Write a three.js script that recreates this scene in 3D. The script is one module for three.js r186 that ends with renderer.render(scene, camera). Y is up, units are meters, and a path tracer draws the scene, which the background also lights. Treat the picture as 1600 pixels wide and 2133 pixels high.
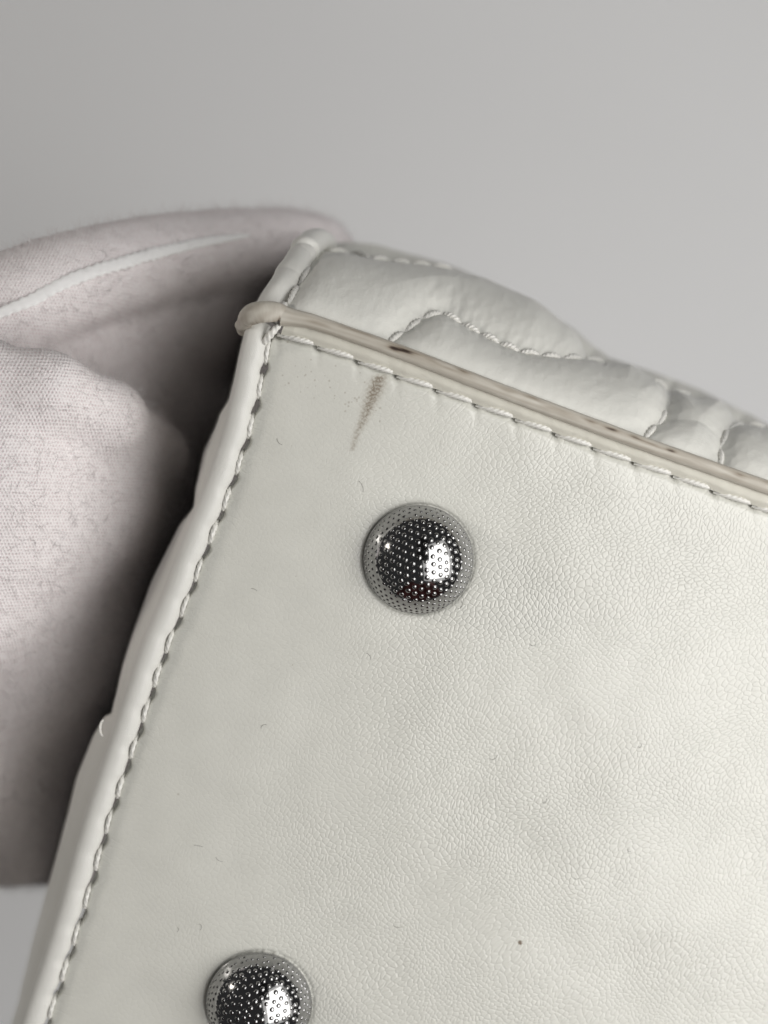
import * as THREE from 'three';
import { ImprovedNoise } from 'three/addons/math/ImprovedNoise.js';
import { MarchingCubes } from 'three/addons/objects/MarchingCubes.js';
import { RectAreaLightUniformsLib } from 'three/addons/lights/RectAreaLightUniformsLib.js';
import { mergeGeometries } from 'three/addons/utils/BufferGeometryUtils.js';
import { MeshSurfaceSampler } from 'three/addons/math/MeshSurfaceSampler.js';
import { RoundedBoxGeometry } from 'three/addons/geometries/RoundedBoxGeometry.js';

// ------------------------------------------------------------------ camera, lamps, exposure
const DIST = 160, PPM = 19.05;                     // camera distance to the bag's corner in mm; photo pixels per mm there
const scene = new THREE.Scene();
scene.background = new THREE.Color().setRGB(0.045, 0.045, 0.046);
const camera = new THREE.PerspectiveCamera(2 * Math.atan(2133 / 2 / PPM / DIST) * 180 / Math.PI, 768 / 1024, 0.02, 10);
camera.position.set(0, 0, DIST / 1000);
camera.lookAt(0, 0, 0);
camera.focus = 0.1625; camera.userData.fStop = 13;
const renderer = new THREE.WebGLRenderer({ antialias: true });
renderer.setSize(768, 1024);
renderer.toneMapping = THREE.LinearToneMapping;
renderer.toneMappingExposure = 1;
renderer.shadowMap.enabled = true;
RectAreaLightUniformsLib.init();

const KEY = { at: [0.245, -0.050, 0.285], w: 0.34, h: 0.46, power: 2.92, color: [1.0, 0.985, 0.96] };
const FILL = { at: [-0.37, 0.135, 0.13], r: 0.034, power: 0.10, color: [1.0, 0.96, 0.91] };
const aim = new THREE.Vector3(0.0, -0.005, -0.02);
const key = new THREE.RectAreaLight(new THREE.Color().setRGB(...KEY.color), KEY.power, KEY.w, KEY.h);
key.name = 'softbox_lamp';
key.position.set(...KEY.at); key.lookAt(aim); key.rotateZ(0.22);
scene.add(key);
const fill = new THREE.PointLight(new THREE.Color().setRGB(...FILL.color), FILL.power);
fill.name = 'ceiling_bulb_lamp';
fill.position.set(...FILL.at); fill.castShadow = true; fill.shadow.radius = FILL.r / 0.02 * 0.9;
scene.add(fill);

// ------------------------------------------------------------------ helpers
let seed = 7;
const rnd = () => { seed = (seed + 0x6d2b79f5) | 0; let t = Math.imul(seed ^ (seed >>> 15), 1 | seed); t = (t + Math.imul(t ^ (t >>> 7), 61 | t)) ^ t; return ((t ^ (t >>> 14)) >>> 0) / 4294967296; };
const NOISE = new ImprovedNoise(), nz = (x, y, z = 0) => NOISE.noise(x, y, z);
const { smoothstep: sst, lerp, clamp } = THREE.MathUtils;
const V = (x, y, z) => new THREE.Vector3(x, y, z);
const hash = (i, j, k = 0) => { let h = (i * 374761393 + j * 668265263 + k * 1274126177) | 0; h = Math.imul(h ^ (h >>> 13), 1274126177); h ^= h >>> 16; return (h >>> 0) / 4294967296; };

// A measured spot of the photograph put at a depth z (mm): used to take the bag's dimensions.
const at = (px, py, z) => { const k = (DIST - z) / DIST / PPM; return V((px - 800) * k, (1066.5 - py) * k, z); };
// The bag's base lies on a plane whose lower end leans away.
const LEAN = 0.12, YTOP = 20, planeN = V(0, -LEAN, 1).normalize();
const bow = (x) => (x + 4) ** 2 / 1000;                // and it is slightly bowed from side to side
const planeZ = (py, px = 600) => { let z = 0; for (let i = 0; i < 5; i++) { const k = (DIST - z) / DIST / PPM; z = LEAN * ((1066.5 - py) * k - YTOP) - bow((px - 800) * k); } return z; };
const onBase = (px, py, up = 0) => at(px, py, planeZ(py, px)).addScaledVector(planeN, up);

// smooth curve through points, by arc length
function curve(pts, dim = 2) {
  const c = new THREE.CatmullRomCurve3(pts.map((p) => V(p[0], p[1], dim === 3 ? p[2] : 0)), false, 'centripetal');
  c.arcLengthDivisions = 400;
  return c;
}
const interp = (tab, x) => {            // piecewise smooth table
  if (x <= tab[0][0]) return tab[0][1];
  for (let i = 1; i < tab.length; i++) if (x <= tab[i][0]) { const [x0, y0] = tab[i - 1], [x1, y1] = tab[i], t = (x - x0) / (x1 - x0); return lerp(y0, y1, t * t * (3 - 2 * t) * 0.5 + t * 0.5); }
  return tab[tab.length - 1][1];
};
const segDist = (x, y, pts) => {
  let best = 1e9;
  for (let i = 1; i < pts.length; i++) {
    const [ax, ay] = pts[i - 1], [bx, by] = pts[i], dx = bx - ax, dy = by - ay;
    const t = clamp(((x - ax) * dx + (y - ay) * dy) / (dx * dx + dy * dy), 0, 1), ex = x - ax - t * dx, ey = y - ay - t * dy;
    const d = ex * ex + ey * ey; if (d < best) best = d;
  }
  return Math.sqrt(best);
};

const ORIGIN = onBase(568, 690).multiplyScalar(0.001);      // the handbag's base corner
function finish(g, origin = ORIGIN) { g.scale(0.001, 0.001, 0.001); g.translate(-origin.x, -origin.y, -origin.z); return g; }
function part(name, geometry, m, parent) { const o = new THREE.Mesh(geometry, m); o.name = name; o.castShadow = o.receiveShadow = true; parent.add(o); return o; }
function tag(o, label, category, group, kind) { o.userData.label = label; if (category) o.userData.category = category; if (group) o.userData.group = group; if (kind) o.userData.kind = kind; return o; }

function grid(nu, nv, fn, flip = false) {
  const pos = new Float32Array((nu + 1) * (nv + 1) * 3), uv = new Float32Array((nu + 1) * (nv + 1) * 2), idx = [];
  for (let j = 0, k = 0; j <= nv; j++) for (let i = 0; i <= nu; i++, k++) {
    const p = fn(i / nu, j / nv); pos.set([p[0], p[1], p[2]], k * 3); uv.set([p[3] ?? 0, p[4] ?? 0], k * 2);
  }
  for (let j = 0; j < nv; j++) for (let i = 0; i < nu; i++) {
    const a = j * (nu + 1) + i, b = a + 1, c = a + nu + 1, d = c + 1;
    if (flip) idx.push(a, b, c, b, d, c); else idx.push(a, c, b, b, c, d);
  }
  const g = new THREE.BufferGeometry();
  g.setAttribute('position', new THREE.BufferAttribute(pos, 3)); g.setAttribute('uv', new THREE.BufferAttribute(uv, 2));
  g.setIndex(idx); g.computeVertexNormals();
  return g;
}
// tube along points (mm) with its own radius per place: rad(s 0..1, angle) in mm; up fixes the angle's zero
function tube(c, n, m, rad, up = V(0, 0, 1), uvScale = 1, flat = 1) {
  const L = c.getLength();
  return grid(m, n, (a, s) => {
    const p = c.getPointAt(s), t = c.getTangentAt(s), side = V().crossVectors(t, up).normalize(), nn = V().crossVectors(side, t).normalize();
    const th = a * 2 * Math.PI, r = rad(s, th);
    p.addScaledVector(side, Math.cos(th) * r).addScaledVector(nn, Math.sin(th) * r * flat);
    return [p.x, p.y, p.z, s * L / 10 * uvScale, a * 0.6 * uvScale];
  });
}

// ------------------------------------------------------------------ measured outlines (photo pixels)
const seamLeft = curve([[572, 640], [562, 700], [552, 745], [538, 815], [516, 905], [490, 985], [462, 1062], [430, 1140], [385, 1258], [345, 1352], [286, 1530], [225, 1712], [162, 1930], [97, 2130], [60, 2240]]);
const leftX = (() => { const tab = []; for (let i = 0; i <= 400; i++) { const p = seamLeft.getPointAt(i / 400); tab.push([p.y, p.x]); } return (y) => interp(tab, y); })();
const seamTop = curve([[562, 692], [588, 698], [672, 725], [766, 759], [796, 771], [900, 808], [1020, 853], [1095, 880], [1200, 919], [1300, 956], [1431, 1001], [1515, 1034], [1600, 1064], [1760, 1122], [2000, 1209], [2350, 1334]]);
const topY = (() => { const tab = []; for (let i = 0; i <= 300; i++) { const p = seamTop.getPointAt(i / 300); tab.push([p.x, p.y]); } return (x) => interp(tab, x); })();
const cordMid = [[588, 657], [612, 662], [650, 670], [740, 700], [820, 728], [1002, 798], [1160, 858], [1320, 917], [1600, 1016], [1760, 1073], [2000, 1160], [2350, 1286]];
const FEET = [{ px: 872, py: 1166, r: 6.05 }, { px: 540, py: 2090, r: 6.1 }];
for (const f of FEET) f.c = onBase(f.px, f.py);

// ------------------------------------------------------------------ leather grain of the base (height and colour)
const TEX = 2048, SPAN = 100;                        // texture covers 100 mm
const e2 = V(0, 1, LEAN).normalize();
const baseUV = (p) => [(p.x + 48) / SPAN, (p.dot(e2) + 72) / SPAN];
function cells(x, y, size, ang, sx, sy, k) {          // F1, F2 of a jittered cell pattern
  const c = Math.cos(ang), s = Math.sin(ang), u = (x * c + y * s) / size / sx, v = (-x * s + y * c) / size / sy, iu = Math.floor(u), iv = Math.floor(v);
  let f1 = 9, f2 = 9, id = 0;
  for (let j = -1; j <= 1; j++) for (let i = -1; i <= 1; i++) {
    const h = hash(iu + i, iv + j, k), dx = iu + i + 0.12 + 0.76 * h - u, dy = iv + j + 0.12 + 0.76 * hash(iu + i, iv + j, k + 17) - v, d = dx * dx + dy * dy;
    if (d < f1) { f2 = f1; f1 = d; id = h; } else if (d < f2) f2 = d;
  }
  return [Math.sqrt(f1), Math.sqrt(f2), id];
}
const grainHeight = new Float32Array(TEX * TEX), grainColor = new Uint8Array(TEX * TEX * 4);
const dirt = [[794, 778, 15], [780, 815, 17], [767, 850, 13], [753, 885, 10], [743, 905, 8], [733, 940, 5]];
const specks = [];
for (let i = 0; i < 44; i++) { const a = Math.pow(rnd(), 0.8), x = 585 + rnd() * 215; specks.push([x, topY(x) + 8 + a * 110, 0.9 + rnd() * 1.3]); }
for (let i = 0; i < 11; i++) specks.push([400 + rnd() * 1200, 900 + rnd() * 1200, 0.8 + rnd() * 1.1]);
specks.push([1083, 1962, 4], [1084, 1964, 3], [929, 968, 2], [371, 1655, 2.2]);
const speckBins = new Map();
for (const s of specks) for (let j = -1; j <= 1; j++) for (let i = -1; i <= 1; i++) { const k = (Math.floor(s[0] / 16) + i) + ',' + (Math.floor(s[1] / 16) + j); if (!speckBins.has(k)) speckBins.set(k, []); speckBins.get(k).push(s); }
for (let j = 0; j < TEX; j++) {
  for (let i = 0; i < TEX; i++) {
    const X = (i + 0.5) / TEX * SPAN - 48, q = (j + 0.5) / TEX * SPAN - 72;
    // in-plane q back to the world and to the photo's measure
    const z0 = -LEAN * YTOP - bow(X), y = (q / e2.y - z0 * e2.z / e2.y) / (1 + LEAN * e2.z / e2.y), z = LEAN * y + z0, k = DIST / (DIST - z) * PPM, px = 800 + X * k, py = 1066.5 - y * k;
    const s = (px - leftX(clamp(py, 640, 2230))) * 0.955, t = (py - topY(clamp(px, 562, 2340))) * 0.94;
    const w1 = nz(X * 0.11, q * 0.11, 3.3), w2 = nz(X * 0.11, q * 0.11, 8.1), w3 = nz(X * 0.45, q * 0.45, 5.5);
    const gx = X + w1 * 1.6 + w3 * 0.22, gy = q + w2 * 1.6 + nz(X * 0.5, q * 0.5, 1.5) * 0.22;
    const [f1, f2, id] = cells(gx, gy, 0.56, 0.72, 1.22, 0.86, 1), e = f2 - f1;
    const [a1, a2] = cells(gx + w2, gy - w1, 1.9, 0.75, 1.9, 0.75, 5), big = 1 - sst(a2 - a1, 0.0, 0.12);
    const dome = sst(e, 0.0, 0.30) * 0.74 + (1 - clamp(f1, 0, 1)) * 0.30;
    const far = sst(s, 40, 760), patch = clamp(0.78 + 0.5 * nz(X * 0.07, q * 0.07, 9), 0.25, 1.1);
    let amp = (0.17 + 0.83 * far) * patch; amp *= 0.45 + 0.55 * sst(t, 5, 70);
    // long fine creases that run down from the stitched edge
    const cre = Math.abs(nz((X * 0.66 - q * 0.75) * 0.9 + w3 * 0.6, (X * 0.75 + q * 0.66) * 0.22, 21)), lines = (1 - sst(cre, 0, 0.07)) * Math.exp(-t / 190) * sst(s, 120, 420);
    const puck = Math.abs(nz(py * 0.055 + w3, s * 0.012, 4)), lpk = (1 - sst(puck, 0, 0.10)) * Math.exp(-s / 42);
    const fine = nz(X * 5.5, q * 5.5, 2) * 0.5 + nz(X * 11, q * 11, 7) * 0.35;
    const h = 0.5 + amp * (dome - 0.6 + (id - 0.5) * 0.14 - big * 0.22 * far) - lines * 0.34 - lpk * 0.30 + fine * 0.07;
    grainHeight[j * TEX + i] = clamp(h, 0, 1);
    // colour: dye, with dirt caught in the creases
    let d = 0;
    if (px > 700 && px < 840 && py > 755 && py < 950) {
      for (let m = 0; m < dirt.length - 1; m++) {
        const [x0, y0, r0] = dirt[m], [x1, y1, r1] = dirt[m + 1], u = clamp((py - y0) / (y1 - y0), 0, 1), cx = lerp(x0, x1, u), r = lerp(r0, r1, u);
        if (py >= y0 && py <= y1) d = Math.exp(-(((px - cx) / r) ** 2) * 1.3) * sst(py, 776, 790) * (1 - 0.6 * sst(py, 800, 930));
      }
      const rough = 0.5 + 0.9 * nz(X * 3.2, q * 3.2, 30) + 0.5 * nz(X * 7, q * 7, 31);
      const inCrease = 1 - sst(e, 0.02, 0.22);
      d = clamp(d * (0.24 + 0.26 * inCrease + 0.42 * sst(rough, 0.1, 1.0)), 0, 0.58);
    }
    const bin = speckBins.get(Math.floor(px / 16) + ',' + Math.floor(py / 16));
    if (bin) for (const [sx, sy, sr] of bin) d = Math.max(d, (sr > 2.9 ? 0.8 : 0.19) * (1 - sst(Math.hypot(px - sx, py - sy), sr * 0.5, sr * 1.5)));
    const mott = 1 + 0.012 * nz(X * 0.35, q * 0.35, 40) + 0.010 * nz(X * 2.3, q * 2.3, 41), o = (j * TEX + i) * 4;
    grainColor[o] = 255 * clamp(lerp(0.972 * mott, 0.43, d), 0, 1); grainColor[o + 1] = 255 * clamp(lerp(0.972 * mott, 0.362, d), 0, 1); grainColor[o + 2] = 255 * clamp(lerp(0.965 * mott, 0.295, d), 0, 1); grainColor[o + 3] = 255;
  }
}
function dataTex(data, w, h, { srgb = false, wrap = THREE.ClampToEdgeWrapping, float = false, red = false } = {}) {
  const t = new THREE.DataTexture(data, w, h, red ? THREE.RedFormat : THREE.RGBAFormat, float ? THREE.FloatType : THREE.UnsignedByteType);
  t.magFilter = t.minFilter = THREE.LinearFilter; t.wrapS = t.wrapT = wrap; if (srgb) t.colorSpace = THREE.SRGBColorSpace; t.needsUpdate = true; return t;
}
const baseBump = dataTex(grainHeight, TEX, TEX, { float: true, red: true }), baseMap = dataTex(grainColor, TEX, TEX, { srgb: true });

// a finer grain for the smooth stretched leather of the front, side and bindings (tiles of 10 mm, mirrored)
const SN = 1024, softGrain = new Float32Array(SN * SN);
for (let j = 0; j < SN; j++) for (let i = 0; i < SN; i++) {
  const x = i / SN * 20, y = j / SN * 20, w = nz(x * 0.4, y * 0.4, 3);
  const [f1, f2] = cells(x + w * 0.8, y + w * 0.6, 0.42, 0.5, 1.5, 0.8, 9), [b1, b2] = cells(x + w, y, 1.5, 0.35, 2.2, 0.6, 12);
  softGrain[j * SN + i] = clamp(0.55 + 0.22 * sst(f2 - f1, 0, 0.3) - 0.30 * (1 - sst(b2 - b1, 0, 0.10)) * sst(nz(x * 0.25, y * 0.25, 6), -0.15, 0.35) + 0.12 * nz(x * 4, y * 4, 1), 0, 1);
}
const softBump = dataTex(softGrain, SN, SN, { float: true, red: true, wrap: THREE.MirroredRepeatWrapping });

// ------------------------------------------------------------------ materials
const rgb = (r, g, b) => new THREE.Color().setRGB(r, g, b);
const LEATHER = rgb(0.770, 0.767, 0.721);
const M = {
  base: new THREE.MeshPhysicalMaterial({ color: LEATHER, map: baseMap, roughness: 0.30, specularIntensity: 1, clearcoat: 0.45, clearcoatRoughness: 0.26, bumpMap: baseBump, bumpScale: 0.000074, side: THREE.DoubleSide }),
  leather: new THREE.MeshPhysicalMaterial({ color: LEATHER, roughness: 0.42, specularIntensity: 0.8, bumpMap: softBump, bumpScale: 0.000035, side: THREE.DoubleSide }),
  binding: new THREE.MeshPhysicalMaterial({ color: rgb(0.76, 0.754, 0.715), roughness: 0.36, specularIntensity: 0.9, bumpMap: softBump, bumpScale: 0.00004, side: THREE.DoubleSide }),
  welt: new THREE.MeshPhysicalMaterial({ color: rgb(0.70, 0.68, 0.60), roughness: 0.5, specularIntensity: 0.7, bumpMap: softBump, bumpScale: 0.00006, side: THREE.DoubleSide }),
  thread: new THREE.MeshPhysicalMaterial({ color: rgb(0.80, 0.79, 0.75), roughness: 0.26, specularIntensity: 1 }),
  metal: new THREE.MeshStandardMaterial({ color: rgb(0.40, 0.40, 0.40), metalness: 1, roughness: 0.085 }),
  dark: new THREE.MeshStandardMaterial({ color: rgb(0.012, 0.012, 0.013), roughness: 0.5 }),
  lint: new THREE.MeshStandardMaterial({ color: rgb(0.16, 0.15, 0.14), roughness: 0.9 }),
};

// ------------------------------------------------------------------ handbag
const bag = new THREE.Group(); bag.name = 'handbag'; bag.position.copy(ORIGIN); scene.add(bag);
tag(bag, 'white quilted leather handbag with metal feet, its worn base corner turned to the viewer', 'handbag');

// base panel
const STITCH_L = 80.5, STITCH_T = 88;
const arcL = (() => { const L = seamLeft.getLength(), tab = []; for (let i = 0; i <= 400; i++) { const q = seamLeft.getPointAt(i / 400); tab.push([q.y, i / 400 * L]); } return (y) => interp(tab, y); })();
const arcT = (() => { const L = seamTop.getLength(), tab = []; for (let i = 0; i <= 300; i++) { const q = seamTop.getPointAt(i / 300); tab.push([q.x, i / 300 * L]); } return (x) => interp(tab, x); })();
const holeL = (y) => { const d = (((arcL(y) - 62 - 69) % STITCH_L) + 1.5 * STITCH_L) % STITCH_L - STITCH_L / 2; return Math.exp(-((d / 14) ** 2)); };
const holeT = (x) => { const d = (((arcT(x) - 15) % STITCH_T) + 1.5 * STITCH_T) % STITCH_T - STITCH_T / 2; return Math.exp(-((d / 8) ** 2)); };
const reliefBase = (s, t, px, py, p) => {
  const hl = s < 60 ? holeL(py) : 0, ht = t < 40 ? holeT(px) : 0;
  let h = -(2.4 + 1.4 * hl) * Math.exp(-Math.pow(Math.max(s, 0) / (3.0 + 4.5 * hl), 2.0)) - 4.5 * hl ** 2.6 * Math.exp(-Math.pow(Math.max(s, 0) / 7.5, 4)) - 0.22 * Math.exp(-s / 14) - 0.75 * ht * Math.exp(-((t / 8) ** 2)) - 0.16 * ht * Math.exp(-t / 22) - 0.22 * Math.exp(-s / 40) - 0.40 * Math.exp(-s / 170);
  h += -0.45 * Math.exp(-((t / 9) ** 2)) - 0.22 * Math.exp(-t / 40);
  h += -0.05 * hl * Math.exp(-s / 22) + 0.05 * nz(py * 0.045, s * 0.02, 2) * Math.exp(-s / 70);
  h += 0.30 * nz(p.x * 0.055, p.y * 0.055, 11) + 0.10 * nz(p.x * 0.16, p.y * 0.16, 12);
  for (const f of FEET) { const r = Math.hypot(p.x - f.c.x, (p.y - f.c.y)); h -= r < f.r ? 0.30 : 0.30 * Math.exp(-(r - f.r) / 0.8) + 0.30 * Math.exp(-(((r - f.r) / 0.2) ** 2)); }
  return h;
};
const C0 = seamTop.getPointAt(0), LT = seamTop.getLength(), tStart = 0.036;
const baseGeo = grid(520, 500, (a, b) => {
  const sa = Math.pow(a, 1.5), sb = Math.pow(b, 1.35);
  // along the top seam to the right, along the left seam downward
  const T = seamTop.getPointAt(sa), Lp = seamLeft.getPointAt(lerp(tStart, 1, sb)), L0 = seamLeft.getPointAt(tStart);
  const px = T.x + (Lp.x - L0.x) * 1, py = T.y + (Lp.y - L0.y);
  const p0 = onBase(px, py), s = sa * LT, t = (py - T.y) * 0.94 + (T.x - px) * 0;
  const [u, v] = baseUV(p0);
  p0.addScaledVector(planeN, reliefBase(s, t, px, py, p0));
  return [p0.x, p0.y, p0.z, u, v];
});
const basePanel = part('base_panel', finish(baseGeo), M.base, bag);

// flat welt between the stitching and the cord
const weltGeo = grid(760, 10, (a, b) => {
  const x = lerp(585, 2340, a), y0 = topY(x) - 1, y1 = interp(cordMid, x) + 8, y = lerp(y0, y1, b), p = onBase(x + (y0 - y) * 0.35, y);
  const h = -0.30 + 0.34 * sst(b, 0, 0.35) + 0.10 * Math.sin(b * Math.PI) + 0.05 * nz(x * 0.06, b, 3) * sst(b, 0.1, 0.5) + 0.05 * Math.sin(x / 0.936 / STITCH_T * 2 * Math.PI) * (1 - b);
  p.addScaledVector(planeN, h);
  return [p.x, p.y, p.z, p.x / 10, p.y / 10];
}, true);
part('welt_strip', finish(weltGeo), M.welt, bag);

// worn edge cord along the top of the base, with brown wear marks
const CW = 2048, CH = 128, cordPix = new Uint8Array(CW * CH * 4);
const wear = [[0.185, 0.42, 0.010, 1.25], [0.203, 0.45, 0.014, 0.9], [0.195, 0.5, 0.03, 0.5], [0.235, 0.50, 0.02, 0.45], [0.27, 0.44, 0.03, 0.35], [0.30, 0.5, 0.012, 0.5], [0.375, 0.45, 0.02, 0.3], [0.42, 0.5, 0.014, 0.5], [0.46, 0.44, 0.03, 0.4], [0.52, 0.47, 0.010, 0.55], [0.555, 0.46, 0.012, 0.7], [0.60, 0.48, 0.012, 0.75], [0.625, 0.44, 0.02, 0.4], [0.66, 0.47, 0.009, 0.7], [0.71, 0.42, 0.03, 0.3], [0.78, 0.45, 0.014, 0.5], [0.84, 0.5, 0.03, 0.3], [0.06, 0.40, 0.018, 0.35], [0.12, 0.5, 0.04, 0.3]];
for (let j = 0; j < CH; j++) for (let i = 0; i < CW; i++) {
  const u = i / CW, v = j / CH, st = nz(u * 26, v * 9, 5) * 0.6 + nz(u * 70, v * 22, 6) * 0.4, st2 = nz(u * 9, v * 14, 8);
  let d = 0.12 + 0.13 * clamp(st, -0.6, 1) + 0.20 * st2;
  for (const [wu, wv, ws, wk] of wear) d += wk * Math.exp(-(((u * 1.53 - wu) / ws) ** 2) - (((v - wv + 0.15) / 0.045) ** 2)) * (0.75 + 0.9 * st);
  d = clamp(d, 0, 1.05);
  const c0 = [210, 205, 194], c1 = [163, 153, 139], c2 = [58, 46, 38], o = (j * CW + i) * 4;
  for (let k = 0; k < 3; k++) cordPix[o + k] = d < 0.5 ? lerp(c0[k], c1[k], d * 2) : lerp(c1[k], c2[k], clamp((d - 0.5) * 2, 0, 1));
  cordPix[o + 3] = 255;
}
const cordMat = new THREE.MeshPhysicalMaterial({ color: rgb(0.95, 0.95, 0.95), map: dataTex(cordPix, CW, CH, { srgb: true, wrap: THREE.RepeatWrapping }), roughness: 0.42, specularIntensity: 0.7, side: THREE.DoubleSide });
const cordCurve = curve(cordMid.map(([x, y]) => onBase(x, y, 0.30).toArray()), 3), cordLen = cordCurve.getLength();
const cordGeo = grid(36, 700, (a, s) => {
  const p = cordCurve.getPointAt(s), t = cordCurve.getTangentAt(s), side = V().crossVectors(t, planeN).normalize(), th = a * 2 * Math.PI;
  const r = 0.79 * (1 + 0.05 * nz(s * 60, Math.cos(th) * 0.8, 2)) * (1 + 0.5 * Math.exp(-s * cordLen / 1.6));
  p.addScaledVector(side, Math.cos(th) * r).addScaledVector(planeN, Math.sin(th) * r * 0.95);
  return [p.x, p.y, p.z, s, a];
}, false);
part('edge_cord', finish(cordGeo), cordMat, bag).userData.label = 'taupe edge cord with brown wear marks';

// the cord's end wrapped over the corner
const wrapCurve = curve([onBase(604, 655, 0.35).toArray(), onBase(578, 650, 0.75).toArray(), onBase(548, 650, 1.05).toArray(), onBase(522, 656, 0.35).toArray(), onBase(508, 668, -1.4).toArray(), onBase(506, 684, -4.2).toArray()], 3);
const wrapGeo = tube(wrapCurve, 70, 32, (s, th) => (1.32 - 0.2 * s + 0.06 * nz(s * 6, Math.cos(th), 5)) * (1 - 0.55 * Math.exp(-s * 9)) * Math.sqrt(clamp(s / 0.03 + 0.2, 0, 1)), V(0, 0.25, 1), 1, 0.74);
part('cord_wrap', finish(wrapGeo), cordMat, bag).userData.label = 'taupe leather end of the cord folded over the corner';

// rolled piping down the left edge
const pipePts = [];
for (let i = 0; i <= 40; i++) { const u = lerp(0.024, 1, i / 40), q = seamLeft.getPointAt(u), t = seamLeft.getTangentAt(u); pipePts.push(onBase(q.x - 28 * Math.abs(t.y), q.y - 28 * Math.abs(t.x), -0.85 - 0.7 * Math.exp(-i / 0.6)).toArray()); }
const pipeCurve = curve(pipePts, 3), pipeLen = pipeCurve.getLength();
const pipe = part('edge_piping', finish(tube(pipeCurve, 560, 40, (s, th) => {
  const py = s * pipeLen, hp = holeL(seamLeft.getPointAt(lerp(0.024, 1, s)).y), near = Math.exp(-((th - Math.PI) ** 2) * 0.9);
  return 1.42 * (1 + 0.018 * nz(s * 30, 0, 1)) - near * 0.26 * hp + (0.045 * nz(py * 3.4, th * 0.4, 3) + 0.03 * nz(py * 1.3, th * 0.5, 9)) * near + 0.012 * nz(py * 0.9, th, 6);
})), M.binding, bag);

// rolled piping that climbs the front edge above the corner
const upPts = [[552, 662, -3.6], [566, 636, -3.6], [582, 610, -4.2], [600, 582, -6.5], [618, 552, -9.5], [634, 524, -13], [648, 508, -17], [662, 500, -22], [676, 505, -30], [673, 514, -50], [668, 526, -80], [664, 530, -112]];
const upCurve = curve(upPts.map(([x, y, z]) => at(x, y, z).toArray()), 3);
const upPipe = part('corner_piping', finish(tube(upCurve, 460, 40, (q, th) => {
  const s = Math.min(1.1, q * upCurve.getLength() / 31);
  const ring = Math.exp(-(((s - 0.445 - 0.02 * Math.cos(th)) / 0.012) ** 2)) * 0.50 - Math.exp(-(((s - 0.475) / 0.02) ** 2)) * 0.22 + Math.exp(-(((s - 0.385 + 0.02 * Math.cos(th)) / 0.010) ** 2)) * 0.14 + Math.exp(-(((s - 0.20) / 0.008) ** 2)) * 0.09;
  return 1.62 * (1 + 0.10 * Math.exp(-(((s - 0.24) / 0.07) ** 2)) + 0.05 * nz(s * 9, Math.cos(th) * 1.2, 3) + 0.02 * nz(s * 34, th, 3)) - ring - 0.2 * sst(s, 0.55, 0.9);
}, V(0.3, 0.2, 1))), M.binding, bag);

// quilted front panel: rolls away above the cord
const FA = [600, 642], FD = [0.936, 0.352], FP = [0.352, -0.936];
const outline = [[-20, 140], [0, 150], [25, 158], [43, 167], [141, 190], [287, 202], [461, 193], [554, 172], [627, 147], [660, 137], [695, 139], [748, 142], [843, 143], [976, 130], [1022, 123], [1200, 112], [1900, 100]];
const SEAMS = [
  [[686, 522], [720, 524], [760, 535], [800, 543], [850, 546], [900, 548], [948, 552]],
  [[806, 716], [830, 699], [850, 686], [880, 664], [905, 654], [930, 655], [955, 670], [1000, 695], [1050, 720], [1090, 735], [1130, 741], [1180, 746], [1262, 748]],
  [[1340, 916], [1365, 888], [1384, 876], [1388, 850], [1394, 835], [1392, 815], [1385, 800], [1362, 782]],
  [[1392, 812], [1412, 811], [1446, 824]],
  [[1498, 975], [1502, 925], [1508, 905], [1530, 885], [1560, 880], [1640, 880]],
];
const CREASE = [[1388, 880], [1440, 895], [1502, 922]];
const toA = (x, y) => [(x - FA[0]) * FD[0] + (y - FA[1]) * FD[1], (x - FA[0]) * FP[0] + (y - FA[1]) * FP[1]];
const fromA = (a, h) => [FA[0] + FD[0] * a + FP[0] * h, FA[1] + FD[1] * a + FP[1] * h];
const PUFF = 2.0, ROUND = 14, edgeZ = (a) => planeZ(FA[1] + FD[1] * a, FA[0] + FD[0] * a) - 0.9;
const Hof = (a) => interp(outline, a) - 26;
const leftSeamFront = [[598, 640], [612, 610], [632, 580], [650, 548], [668, 515], [684, 492]];
function frontRaw(a, phi) { const H = Hof(a), h = H * Math.sin(phi), [x, y] = fromA(a, h); return { x, y, h, z: edgeZ(a) - 1.2 * h / PPM - ROUND * (1 - Math.cos(phi)) ** 1.7 - 110 * Math.max(0, phi - 1.6) }; }
function puffAt(x, y, a, h, phi) {
  let d = 1e9; if (phi < 1.75) for (const s of SEAMS) d = Math.min(d, segDist(x, y, s));
  const dl = segDist(x, y, leftSeamFront) * (x < 800 ? 1 : 10), dc = (h + 10) * 1.4;
  const f = (q, l, n = 1.15) => 1 - Math.exp(-Math.pow(Math.max(q, 0) / l, n));
  return PUFF * f(d, 32) * f(dl, 22) * (0.35 + 0.65 * f(dc, 26)) * (0.78 + 0.22 * f(segDist(x, y, CREASE), 16));
}
const eps = 0.004;
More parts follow.
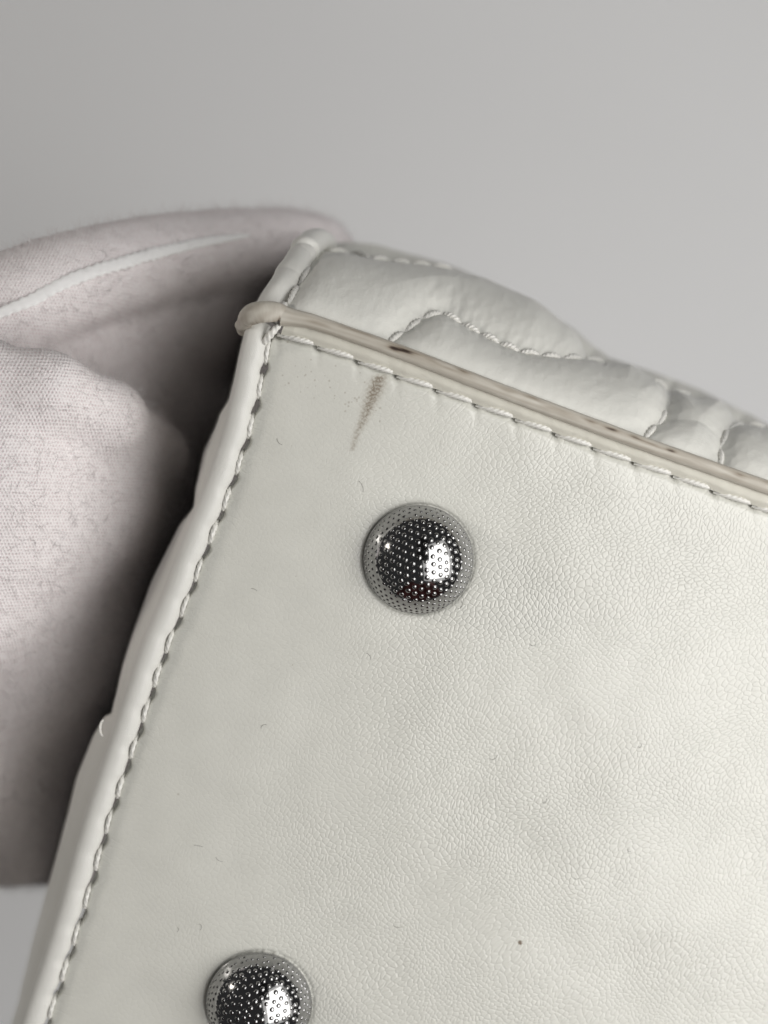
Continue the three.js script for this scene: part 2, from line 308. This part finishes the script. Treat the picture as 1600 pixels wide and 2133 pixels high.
function frontAt(a, phi, lift = 0) {
  const r = frontRaw(a, phi), p = at(r.x, r.y, r.z), ra = frontRaw(a + 2, phi), rp = frontRaw(a, phi + eps);
  const n = V().crossVectors(at(ra.x, ra.y, ra.z).sub(p), at(rp.x, rp.y, rp.z).sub(p)).normalize(); if (phi < 0.6 && n.z < 0) n.negate();
  let ds = 1e9; if (phi < 1.75) for (const q of SEAMS) ds = Math.min(ds, segDist(r.x, r.y, q)); ds = Math.min(ds, segDist(r.x, r.y, leftSeamFront));
  const w = 0.16 * nz(r.x * 0.075, r.y * 0.075, 7) * Math.exp(-ds / 24) + 0.05 * nz(a * 0.05, phi * 6, 3) + 0.02 * nz(a * 0.16, phi * 18, 5);
  p.addScaledVector(n, puffAt(r.x, r.y, a, r.h, phi) + w + lift);
  return { p, n };
}
const frontGeo = grid(620, 190, (i, j) => {
  const phi = -0.12 + 2.35 * j, H = Hof(400) * Math.sin(clamp(phi, 0, 1.57)), a0 = 0.155 * H - 6, a = a0 + Math.pow(i, 1.3) * (1830 - a0), { p } = frontAt(a, phi);
  return [p.x, p.y, p.z, a / PPM / 20, phi * 16 / 20];
});
const frontPanel = part('front_panel', finish(frontGeo), M.leather, bag);

// quilted side panel behind the left piping
const sideH = [[640, 10], [760, 12], [840, 14], [880, 26], [960, 36], [1030, 28], [1074, 17], [1120, 30], [1240, 42], [1390, 34], [1480, 26], [1502, 24], [1512, 36], [1560, 46], [1640, 50], [1720, 44], [1790, 42], [1870, 42], [1970, 40], [2050, 34], [2110, 28], [2240, 26]];
const sideAt = (i, j) => {
  const u = lerp(0.035, 1, j), q = seamLeft.getPointAt(u), t = seamLeft.getTangentAt(u), phi = -0.1 + 2.2 * i, H = interp(sideH, q.y);
  const off = 40 + (H + 2) * Math.sin(phi), z = planeZ(q.y, q.x) - 2.2 - 1.5 * H * Math.sin(phi) / PPM - 7 * (1 - Math.cos(phi)) ** 1.5 - 150 * Math.max(0, phi - 1.5), p = at(q.x - off * Math.abs(t.y), q.y - off * Math.abs(t.x) * 0.8, z);
  return [p.x, p.y, p.z, j * 4, i * 1.2];
};
// the panel's end reaches round to the corner piping
const cornerAt = (i, j) => { const a = upCurve.getPointAt(Math.pow(i, 0.8)), b = sideAt(i, 0), m = j, k = 2.2 * Math.sin(Math.PI * j) * sst(i, 0.1, 0.5); return [lerp(a.x, b[0], m) - k, lerp(a.y, b[1], m) + k * 0.3, lerp(a.z, b[2], m), j * 0.5, i * 1.2]; };
const sideGeo = mergeGeometries([grid(90, 420, sideAt, true), grid(90, 24, cornerAt, true)]);
const sidePanel = part('side_panel', finish(sideGeo), M.leather, bag);

// stitches: one twisted thread each, diving into the holes at its ends
function stitchGeo(p0, p1, up, r, arch, sink, twist = 1.5, slant = 0, skew = 1) {
  const d = p1.clone().sub(p0), side = V().crossVectors(d, up).normalize(), ph = rnd() * 6;
  const pts = [];
  for (let k = 0; k <= 10; k++) { const s = k / 10, e = Math.pow(Math.sin(Math.PI * Math.pow(s, skew)), 0.6); pts.push(p0.clone().addScaledVector(d, s).addScaledVector(up, lerp(-sink, arch, e)).addScaledVector(side, slant * (0.5 - s))); }
  const c = new THREE.CatmullRomCurve3(pts);
  const L = c.getLength();
  const g = grid(21, 46, (a, s) => {
    const p = c.getPointAt(s), t = c.getTangentAt(s), sd = V().crossVectors(t, up).normalize(), nn = V().crossVectors(sd, t).normalize(), th = a * 2 * Math.PI;
    const rr = r * (0.74 + 0.36 * Math.abs(Math.cos(1.5 * (th - twist * s * 2 * Math.PI * 1.15) + ph)) + 0.03 * nz(s * 8, th, ph)) * (0.62 + 0.38 * Math.pow(Math.sin(Math.PI * clamp(s, 0.02, 0.98)), 0.6));
    p.addScaledVector(sd, Math.cos(th) * rr).addScaledVector(nn, Math.sin(th) * rr);
    return [p.x, p.y, p.z, 0, 0];
  });
  return finish(g);
}
// along the top seam
{
  const n = Math.floor(LT / STITCH_T);
  for (let k = 0; k < n; k++) {
    const s0 = (k * STITCH_T + 18 + (rnd() - 0.5) * 5) / LT, s1 = ((k + 1) * STITCH_T + 12 + (rnd() - 0.5) * 5) / LT; if (s1 > 1) break;
    const a = seamTop.getPointAt(s0), b = seamTop.getPointAt(s1);
    part('stitch', stitchGeo(onBase(a.x, a.y - 2, -0.35), onBase(b.x, b.y - 1, -0.35), planeN, 0.31, 0.17, 0.5, 2.3, 0.35, 1.5), M.thread, basePanel);
  }
}
// along the left seam
{
  const L = seamLeft.getLength();
  for (let k = 0; ; k++) {
    const d0 = 64 + k * STITCH_L + (rnd() - 0.5) * 8, s0 = d0 / L, s1 = (d0 + 54) / L; if (s1 > 1) break;
    const a = seamLeft.getPointAt(s0), b = seamLeft.getPointAt(s1);
    part('stitch', stitchGeo(onBase(a.x + 0.5, a.y, -1.0), onBase(b.x + 0.5, b.y, -1.0), planeN, 0.235 + rnd() * 0.05, 0.72, 1.0, 2.0, 0.2), M.thread, pipe);
  }
}
// along the quilting of the front panel
const frontOn = (x, y, lift) => { const [a, h] = toA(x, y), phi = Math.asin(clamp(h / Hof(a), -0.3, 1)); return frontAt(a, phi, lift); };
const frontStitches = (pts, pitch, r, parent) => {
  const c = curve(pts), L = c.getLength(), n = Math.max(1, Math.round(L / pitch));
  for (let k = 0; k < n; k++) {
    const a = c.getPointAt((k + 0.05) / n), b = c.getPointAt((k + 0.9) / n), A = frontOn(a.x, a.y, 0), B = frontOn(b.x, b.y, 0);
    part('stitch', stitchGeo(A.p, B.p, A.n.clone().add(B.n).normalize(), r, 0.22, 0.3, 1.7, 0.1), M.thread, parent);
  }
};
SEAMS.forEach((s) => frontStitches(s, 44, 0.37, frontPanel));
frontStitches([[600, 634], [614, 608], [634, 578], [652, 546], [670, 513]], 42, 0.36, upPipe);
// stitches at the notches of the side panel's quilting
for (const [x, y, z] of [[211, 1500, -4.6]]) {
  const a = at(x, y, z - 2.5), b = at(x - 1, y + 34, z - 2.5);
  part('stitch', stitchGeo(a, b, V(-0.6, 0, 0.8), 0.16, 0.15, 0.3), M.thread, sidePanel);
}
// cross stitches at the corner
part('stitch', stitchGeo(onBase(548, 716, 0.0), onBase(582, 676, 0.35), planeN, 0.40, 0.25, 0.3, 1.4), M.thread, pipe);
part('stitch', stitchGeo(onBase(579, 668, 0.4), onBase(592, 632, -0.6), planeN, 0.36, 0.6, 0.3, 1.4), M.thread, upPipe);

// metal feet: polished domes with a raised pimple pattern, pressed into the leather
function domeGeo(R, jit, k0) {
  const Hh = 0.74 * R, Rc = (R * R + Hh * Hh) / 2 / Hh, maxA = Math.asin(R / Rc) , nr = 170, na = 520, pos = [], nor = [], idx = [];
  const gap = 0.87, rb = 0.25, hb = 0.12;
  const height = (x, y, ang) => {                  // x, y: arc-length coordinates from the pole
    const i0 = Math.round(x / gap), j0 = Math.round(y / gap); let h = 0;
    for (let j = j0 - 1; j <= j0 + 1; j++) for (let i = i0 - 1; i <= i0 + 1; i++) {
      const d = Math.hypot(x - (i + (j & 1) * 0.5 + (hash(i, j, k0) - 0.5) * jit) * gap, y - (j * 0.93 + (hash(i, j, k0 + 5) - 0.5) * jit) * gap), rr = rb * (0.86 + 0.26 * hash(i, j, k0 + 9)); h = Math.max(h, d < rr ? Math.sqrt(1 - (d / rr) ** 2) : 0);
    }
    return hb * h * (1 - sst(ang, maxA * 0.985, maxA));
  };
  const P = (ang, az) => { const r0 = ang * Rc, c = az + 0.42, rr = Rc + height(r0 * Math.cos(c), r0 * Math.sin(c), ang); return V(rr * Math.sin(ang) * Math.cos(az), rr * Math.sin(ang) * Math.sin(az), rr * Math.cos(ang) - Rc + Hh); };
  for (let i = 0; i <= nr; i++) for (let k = 0; k <= na; k++) {
    const ang = Math.max(1e-4, maxA * i / nr), az = k / na * 2 * Math.PI, p = P(ang, az), e = 0.0035;
    const n = V().crossVectors(P(ang + e, az).sub(p), P(ang, az + e / Math.max(Math.sin(ang), 0.02)).sub(p)).normalize();
    pos.push(p.x, p.y, p.z); nor.push(n.x, n.y, n.z);
  }
  // rim: a short smooth collar that goes down into the leather
  const row = na + 1, rimRows = [[R + 0.05, -0.04], [R + 0.10, -0.16], [R + 0.08, -0.32], [R - 0.02, -1.2]];
  rimRows.forEach(([r, z], q) => { for (let k = 0; k <= na; k++) { const az = k / na * 2 * Math.PI, up = [0.75, 0.25, -0.2, -0.1][q], l = Math.hypot(1, up); pos.push(r * Math.cos(az), r * Math.sin(az), z); nor.push(Math.cos(az) / l, Math.sin(az) / l, up / l); } });
  for (let i = 0; i < nr + rimRows.length; i++) for (let k = 0; k < na; k++) { const a = i * row + k; idx.push(a, a + row, a + 1, a + 1, a + row, a + row + 1); }
  const g = new THREE.BufferGeometry();
  g.setAttribute('position', new THREE.Float32BufferAttribute(pos, 3)); g.setAttribute('normal', new THREE.Float32BufferAttribute(nor, 3)); g.setIndex(idx);
  g.scale(0.001, 0.001, 0.001);
  return g;
}
{
  const q = new THREE.Quaternion().setFromUnitVectors(V(0, 0, 1), planeN);
  FEET.forEach((f, k) => { const m = part('metal_foot', domeGeo(6.05, k ? 0.34 : 0.12, 60 + k), M.metal, bag); m.position.copy(f.c.clone().addScaledVector(planeN, 0.30).multiplyScalar(0.001).sub(ORIGIN)); m.quaternion.copy(q); m.rotateZ(k * 0.7); });
}

// ------------------------------------------------------------------ gloved hand at the left
{
  const N = 120, HALF = 82, CX = -58, CY = -6, CZ = -62;        // a cube of field, mm
  const mc = new MarchingCubes(N, M.dark, false, false, 400000);
  const B = (x0, y0, z0, r0, x1, y1, z1, r1) => ({ a: at(x0, y0, z0), b: at(x1, y1, z1), r0, r1 });
  const chain = (...p) => { const out = []; for (let i = 1; i < p.length; i++) out.push(B(...p[i - 1], ...p[i])); return out; };
  const fingers = [
    [...chain([-330, 920, -40, 10], [-60, 765, -28, 9.6], [260, 665, -37, 9.4], [570, 610, -62, 8.8]), ...chain([-330, 790, -30, 6], [-60, 668, -19, 5.4], [130, 590, -20, 5.0], [300, 545, -27, 4.8], [460, 520, -38, 4.6], [610, 512, -51, 4.4], [680, 530, -58, 4.2]), ...chain([-330, 880, -34, 8], [-60, 745, -25, 8], [230, 770, -37, 8.4], [480, 880, -60, 9.4])],   // index, over the corner
    [...chain([-330, 1040, -34, 11], [-50, 950, -11, 10.4], [150, 1010, -22, 10.2], [400, 1110, -66, 9.4]), ...chain([-330, 800, -26, 4], [-60, 770, -6, 3.6], [100, 810, -6.5, 3.8], [225, 868, -13, 3.8], [330, 950, -30, 4])],            // middle
    chain([-330, 1240, -44, 12], [-90, 1200, -20, 11.6], [110, 1290, -36, 11.2], [340, 1380, -70, 10]),          // ring
    [...chain([-330, 1480, -52, 12], [-130, 1530, -38, 12], [50, 1655, -52, 11.4], [250, 1740, -78, 9.6]), ...chain([-100, 1400, -36, 11], [120, 1500, -52, 11], [300, 1590, -76, 11])],         // little
    chain([-330, 1150, -72, 15], [-40, 965, -76, 14.5], [330, 860, -80, 14], [600, 830, -98, 11]),              // thumb, behind the bag
  ];
  const soft = [4.5, 8, 14, 13, 11];
  const fine = (list, n) => { const nodes = [[list[0].a, list[0].r0], ...list.map((c) => [c.b, c.r1])], c3 = new THREE.CatmullRomCurve3(nodes.map((q) => q[0]), false, 'centripetal'), out = []; for (let i = 0; i < n; i++) { const r = (t) => { const x = t * (nodes.length - 1), k = Math.min(Math.floor(x), nodes.length - 2); return lerp(nodes[k][1], nodes[k + 1][1], x - k); }; out.push({ a: c3.getPoint(i / n), b: c3.getPoint((i + 1) / n), r0: r(i / n), r1: r((i + 1) / n) }); } return out; };
  fingers[0] = [...fine(fingers[0].slice(0, 3), 9), ...fine(fingers[0].slice(3, 9), 18), ...fingers[0].slice(9)];
  const palm = [B(-330, 950, -62, 19, -330, 1500, -62, 19), B(-200, 1000, -60, 16, -150, 1640, -60, 14), B(-560, 1250, -66, 24, -330, 1200, -62, 22)];
  const capsule = (p, c) => { const ab = c.ab ??= c.b.clone().sub(c.a), ll = c.ll ??= ab.lengthSq(); const t = clamp(((p.x - c.a.x) * ab.x + (p.y - c.a.y) * ab.y + (p.z - c.a.z) * ab.z) / ll, 0, 1); return Math.hypot(p.x - c.a.x - ab.x * t, p.y - c.a.y - ab.y * t, p.z - c.a.z - ab.z * t) - lerp(c.r0, c.r1, t); };
  const smin = (a, b, k) => { const h = clamp(0.5 + 0.5 * (b - a) / k, 0, 1); return lerp(b, a, h) - k * h * (1 - h); };
  const p = V();
  for (let k = 0; k < N; k++) for (let j = 0; j < N; j++) for (let i = 0; i < N; i++) {
    p.set(CX + (i - N / 2) / (N / 2) * HALF, CY + (j - N / 2) / (N / 2) * HALF, CZ + (k - N / 2) / (N / 2) * HALF);
    let d = 1e9; for (const c of palm) d = smin(d, capsule(p, c), 10);
    fingers.forEach((f, m) => { let q = 1e9; for (const c of f) q = smin(q, capsule(p, c), 3); d = smin(d, q, soft[m]); });
    d += 0.16 * nz(p.x * 0.09 + p.y * 0.05, p.y * 0.12, p.z * 0.1) + 0.20 * nz(p.x * 0.22 + p.y * 0.12, p.y * 0.1 - p.x * 0.06, p.z * 0.2) + 0.12 * nz(p.x * 0.5, p.y * 0.5, p.z * 0.5);
    mc.field[i + j * N + k * N * N] = (i < 2 || j < 2 || k < 2 || i > N - 3 || j > N - 3 || k > N - 3) ? -5 : -d;
  }
  mc.isolation = 0; mc.update();
  const n = mc.count, pos = mc.positionArray.slice(0, n * 3), nor = mc.normalArray.slice(0, n * 3), uv = new Float32Array(n * 2);
  for (let i = 0; i < n; i++) { for (let c = 0; c < 3; c++) pos[i * 3 + c] = pos[i * 3 + c] * HALF + [CX, CY, CZ][c]; uv[i * 2] = pos[i * 3] * 0.1 - pos[i * 3 + 2] * 0.05; uv[i * 2 + 1] = pos[i * 3 + 1] * 0.1; }
  const g = new THREE.BufferGeometry();
  g.setAttribute('position', new THREE.BufferAttribute(pos, 3)); g.setAttribute('normal', new THREE.BufferAttribute(nor, 3)); g.setAttribute('uv', new THREE.BufferAttribute(uv, 2));
  const KN = 512, knit = new Float32Array(KN * KN), knitC = new Uint8Array(KN * KN * 4);
  for (let j = 0; j < KN; j++) for (let i = 0; i < KN; i++) {
    const u = i / KN * 22, v = j / KN * 26, row = Math.floor(v), fu = (u + (row & 1) * 0.5) % 1 - 0.5, fv = v % 1 - 0.5;
    const hole = Math.exp(-(fu * fu * 16 + fv * fv * 12)) * (0.35 + 0.9 * hash(Math.floor(u), row, 3));
    for (let c = 0; c < 4; c++) knitC[(j * KN + i) * 4 + c] = c === 3 ? 255 : clamp([248, 244, 244][c] - [16, 28, 26][c] * hole + 10 * nz(u * 2, v * 2, 8), 0, 255);
    knit[j * KN + i] = clamp(0.85 - 0.9 * Math.exp(-(fu * fu * 14 + fv * fv * 10)) * (0.6 + 0.8 * hash(Math.floor(u), row, 3)) + 0.25 * nz(u * 1.7, v * 1.7, 3), 0, 1);
  }
  const gm = new THREE.MeshPhysicalMaterial({ color: rgb(0.97, 0.962, 0.962), map: dataTex(knitC, KN, KN, { srgb: true, wrap: THREE.RepeatWrapping }), roughness: 0.95, sheen: 0.15, sheenRoughness: 0.6, sheenColor: rgb(0.9, 0.88, 0.88), specularIntensity: 0.1, bumpMap: dataTex(knit, KN, KN, { float: true, red: true, wrap: THREE.RepeatWrapping }), bumpScale: 0.0001, side: THREE.DoubleSide });
  const o = V(CX - 40, CY, CZ).multiplyScalar(0.001), hand = new THREE.Group(); hand.name = 'gloved_hand'; hand.position.copy(o); scene.add(hand);
  tag(hand, 'hand in a white knitted cotton glove gripping the bag from behind its left edge', 'gloved hand');
  const glove = part('glove', finish(g, o), gm, hand);
  // doubled cotton: the stitched seam along the index finger and the loose fold over the middle one
  const field = (x, y, z) => { p.set(x, y, z); let d = 1e9; for (const c of palm) d = smin(d, capsule(p, c), 10); fingers.forEach((f, m) => { let q = 1e9; for (const c of f) q = smin(q, capsule(p, c), 4); d = smin(d, q, soft[m]); }); return d; };
  const onGlove = ([px, py]) => { let z = 0; for (; z > -90; z -= 0.25) { const w = at(px, py, z); if (field(w.x, w.y, w.z) < 0) break; } return at(px, py, z); };
  const white = new THREE.MeshPhysicalMaterial({ color: rgb(0.97, 0.965, 0.96), roughness: 0.95, specularIntensity: 0.1, side: THREE.DoubleSide });
  const band = (name, pts, w, h, zig) => {
    const c = new THREE.CatmullRomCurve3(pts.map(onGlove)), L = c.getLength();
    const bg = tube(c, 260, 24, (s, th) => w * (1 + 0.16 * nz(s * L * 0.5, Math.cos(th) * 1.5, 4) + zig * Math.abs(((s * L / 1.1) % 1) - 0.5)) * Math.pow(Math.sin(Math.PI * clamp(s, 0.004, 0.996)), 0.35), V(0, 0, 1), 1, h);
    part(name, finish(bg, o), white, hand);
  };
  band('seam', [[-120, 700], [-30, 664], [60, 628], [150, 582], [240, 552], [330, 526], [430, 503], [520, 490]], 0.68, 0.4, 0.6);
  // loose cotton nap
  const sampler = new MeshSurfaceSampler(glove).setRandomGenerator(rnd).build(), NF = 60000, fz = new THREE.InstancedMesh(new THREE.CylinderGeometry(0.000012, 0.00003, 0.0016, 3, 1, true).translate(0, 0.0007, 0), new THREE.MeshStandardMaterial({ color: rgb(0.74, 0.71, 0.71), roughness: 1 }), NF);
  const P0 = V(), N0 = V(), qq = new THREE.Quaternion(), mm = new THREE.Matrix4(), one = V(1, 1, 1), Y = V(0, 1, 0);
  for (let i = 0; i < NF; i++) { sampler.sample(P0, N0); N0.add(V(rnd() - 0.5, rnd() - 0.5, rnd() - 0.5).multiplyScalar(2.6)).normalize(); qq.setFromUnitVectors(Y, N0); one.setScalar(0.4 + rnd() * 0.8); fz.setMatrixAt(i, mm.compose(P0, qq, one)); }
  fz.name = 'cotton_nap'; fz.userData.kind = 'stuff'; hand.add(fz);
}

// ------------------------------------------------------------------ lint fibres on the base
const fibres = [[580, 922, 18, 0.9], [755, 1012, 26, 1.2], [962, 1262, 24, 2.0], [530, 1228, 14, 0.4], [548, 1510, 16, -0.5], [770, 1365, 18, 1.0], [1030, 1582, 22, -0.4], [1138, 1670, 16, -1.0], [1308, 1772, 12, 0.8], [1335, 1555, 12, -0.8], [413, 1762, 20, 0.2], [455, 1793, 18, 0.6], [420, 1930, 16, 1.4], [828, 1932, 18, 0.1], [1110, 1345, 12, 0.1], [372, 1938, 12, 1.8], [1200, 1830, 10, 0.2]];
const LINT = [
  'short straight dark lint fibre left of the dirt streak, near the left seam', 'thin curved lint hair just above the upper metal foot', 'thin lint hair at the lower right rim of the upper metal foot',
  'tiny lint speck midway between the left seam and the upper metal foot', 'tiny curved lint fibre on smooth leather about level with the side panel notch', 'small lint fibre on the leather below the upper metal foot',
  'dark bent lint fibre on grained leather right of centre', 'small dark lint fibre lower right of the bent one at the centre', 'short lint fibre in the grained lower right of the base',
  'short lint fibre high on the grained right side of the base', 'small hooked lint fibre upper left of the lower metal foot', 'second hooked lint fibre just below right of the hooked one',
  'small curled lint fibre directly above the lower metal foot', 'short lint fibre above and right of the lower metal foot', 'faint lint fibre right of and below the upper metal foot',
  'faint lint fibre at the left above the lower metal foot', 'very short lint fibre near the bottom right of the base'];
fibres.forEach(([x, y, len, ang], k) => {
  const pts = [], bend = (rnd() - 0.5) * 1.8, q = onBase(x, y);
  for (let i = 0; i <= 6; i++) { const s = i / 6 - 0.5, a = ang + bend * s * 2, px = x + Math.cos(a) * len * s, py = y + Math.sin(a) * len * s; const w = onBase(px, py); const sd = (px - leftX(py)) * 0.955, td = (py - topY(px)) * 0.94; pts.push(w.addScaledVector(planeN, reliefBase(sd, td, px, py, w) + 0.03 + 0.02 * Math.sin(i))); }
  const o = q.clone().multiplyScalar(0.001), g = finish(new THREE.TubeGeometry(new THREE.CatmullRomCurve3(pts), 12, 0.017, 5), o);
  const m = part('lint_fibre' + (k ? '_' + String(k).padStart(3, '0') : ''), g, M.lint, scene); m.position.copy(o);
  tag(m, LINT[k], 'lint fibre', 'lint fibres on the bag base');
});

// ------------------------------------------------------------------ backdrop, and what the metal mirrors
{
  const g = grid(40, 40, (i, j) => { const x = (i - 0.5) * 1700, y = (j - 0.5) * 1700; return [x, y, -260, i * 6, j * 6]; }, true);
  finish(g, V(0, 0, 0));
  const m = part('backdrop', g, new THREE.MeshStandardMaterial({ color: rgb(0.90, 0.905, 0.915), roughness: 0.8, side: THREE.DoubleSide }), scene);
  tag(m, 'plain pale grey backdrop out of focus behind the bag', null, null, 'structure');
}
{ // softbox: a shallow black housing with a white diffuser
  const t = new THREE.Group(); t.name = 'softbox'; t.position.copy(key.position); t.quaternion.copy(key.quaternion); scene.add(t);
  t.rotateY(Math.PI);       // the lamp looks along -z, the group's front along +z
  tag(t, 'square white softbox lamp outside the frame at the lower right', 'lamp');
  const housing = new RoundedBoxGeometry(KEY.w + 0.15, KEY.h + 0.15, 0.05, 2, 0.008); housing.translate(0, 0, -0.032);
  part('housing', housing, M.dark, t);
  const d = new THREE.PlaneGeometry(KEY.w + 0.12, KEY.h + 0.12); d.translate(0, 0, -0.004);
  part('diffuser', d, new THREE.MeshStandardMaterial({ color: rgb(0.8, 0.8, 0.8), emissive: rgb(1, 0.99, 0.97), emissiveIntensity: 0.7, roughness: 1 }), t);
}
{ // small bulb high on the left
  const b = part('bulb', new THREE.SphereGeometry(FILL.r, 24, 16), new THREE.MeshStandardMaterial({ color: rgb(0.8, 0.8, 0.8), emissive: rgb(1, 0.9, 0.75), emissiveIntensity: 3 }), scene);
  b.position.copy(fill.position); tag(b, 'small warm lamp bulb outside the frame at the upper left', 'lamp bulb');
}
{ // dark red sleeve cloth below, seen only mirrored in the metal
  const o = V(0.02, -0.26, 0.10), g = grid(60, 40, (i, j) => { const a = (i - 0.5) * 300, b = (j - 0.5) * 240; return [a, -14 * Math.cos(a * 0.03) * (0.5 + j) + 6 * Math.sin(a * 0.11 + j * 4) - b * 0.25, b, i * 3, j * 3]; });
  g.scale(0.001, 0.001, 0.001);
  const c = part('folded_cloth', g, new THREE.MeshStandardMaterial({ color: rgb(0.05, 0.009, 0.008), roughness: 0.9, side: THREE.DoubleSide }), scene); c.position.copy(o);
  tag(c, 'dark red cloth below the frame, mirrored in the metal feet', 'cloth');
}
{ // the black phone that takes the picture, around the lens
  const t = part('phone', new RoundedBoxGeometry(0.078, 0.16, 0.008, 3, 0.004), M.dark, scene); t.position.set(0.028, 0.062, DIST / 1000 + 0.006);
  tag(t, 'black phone held in front of the bag, outside the frame', 'phone');
}
renderer.render(scene, camera);
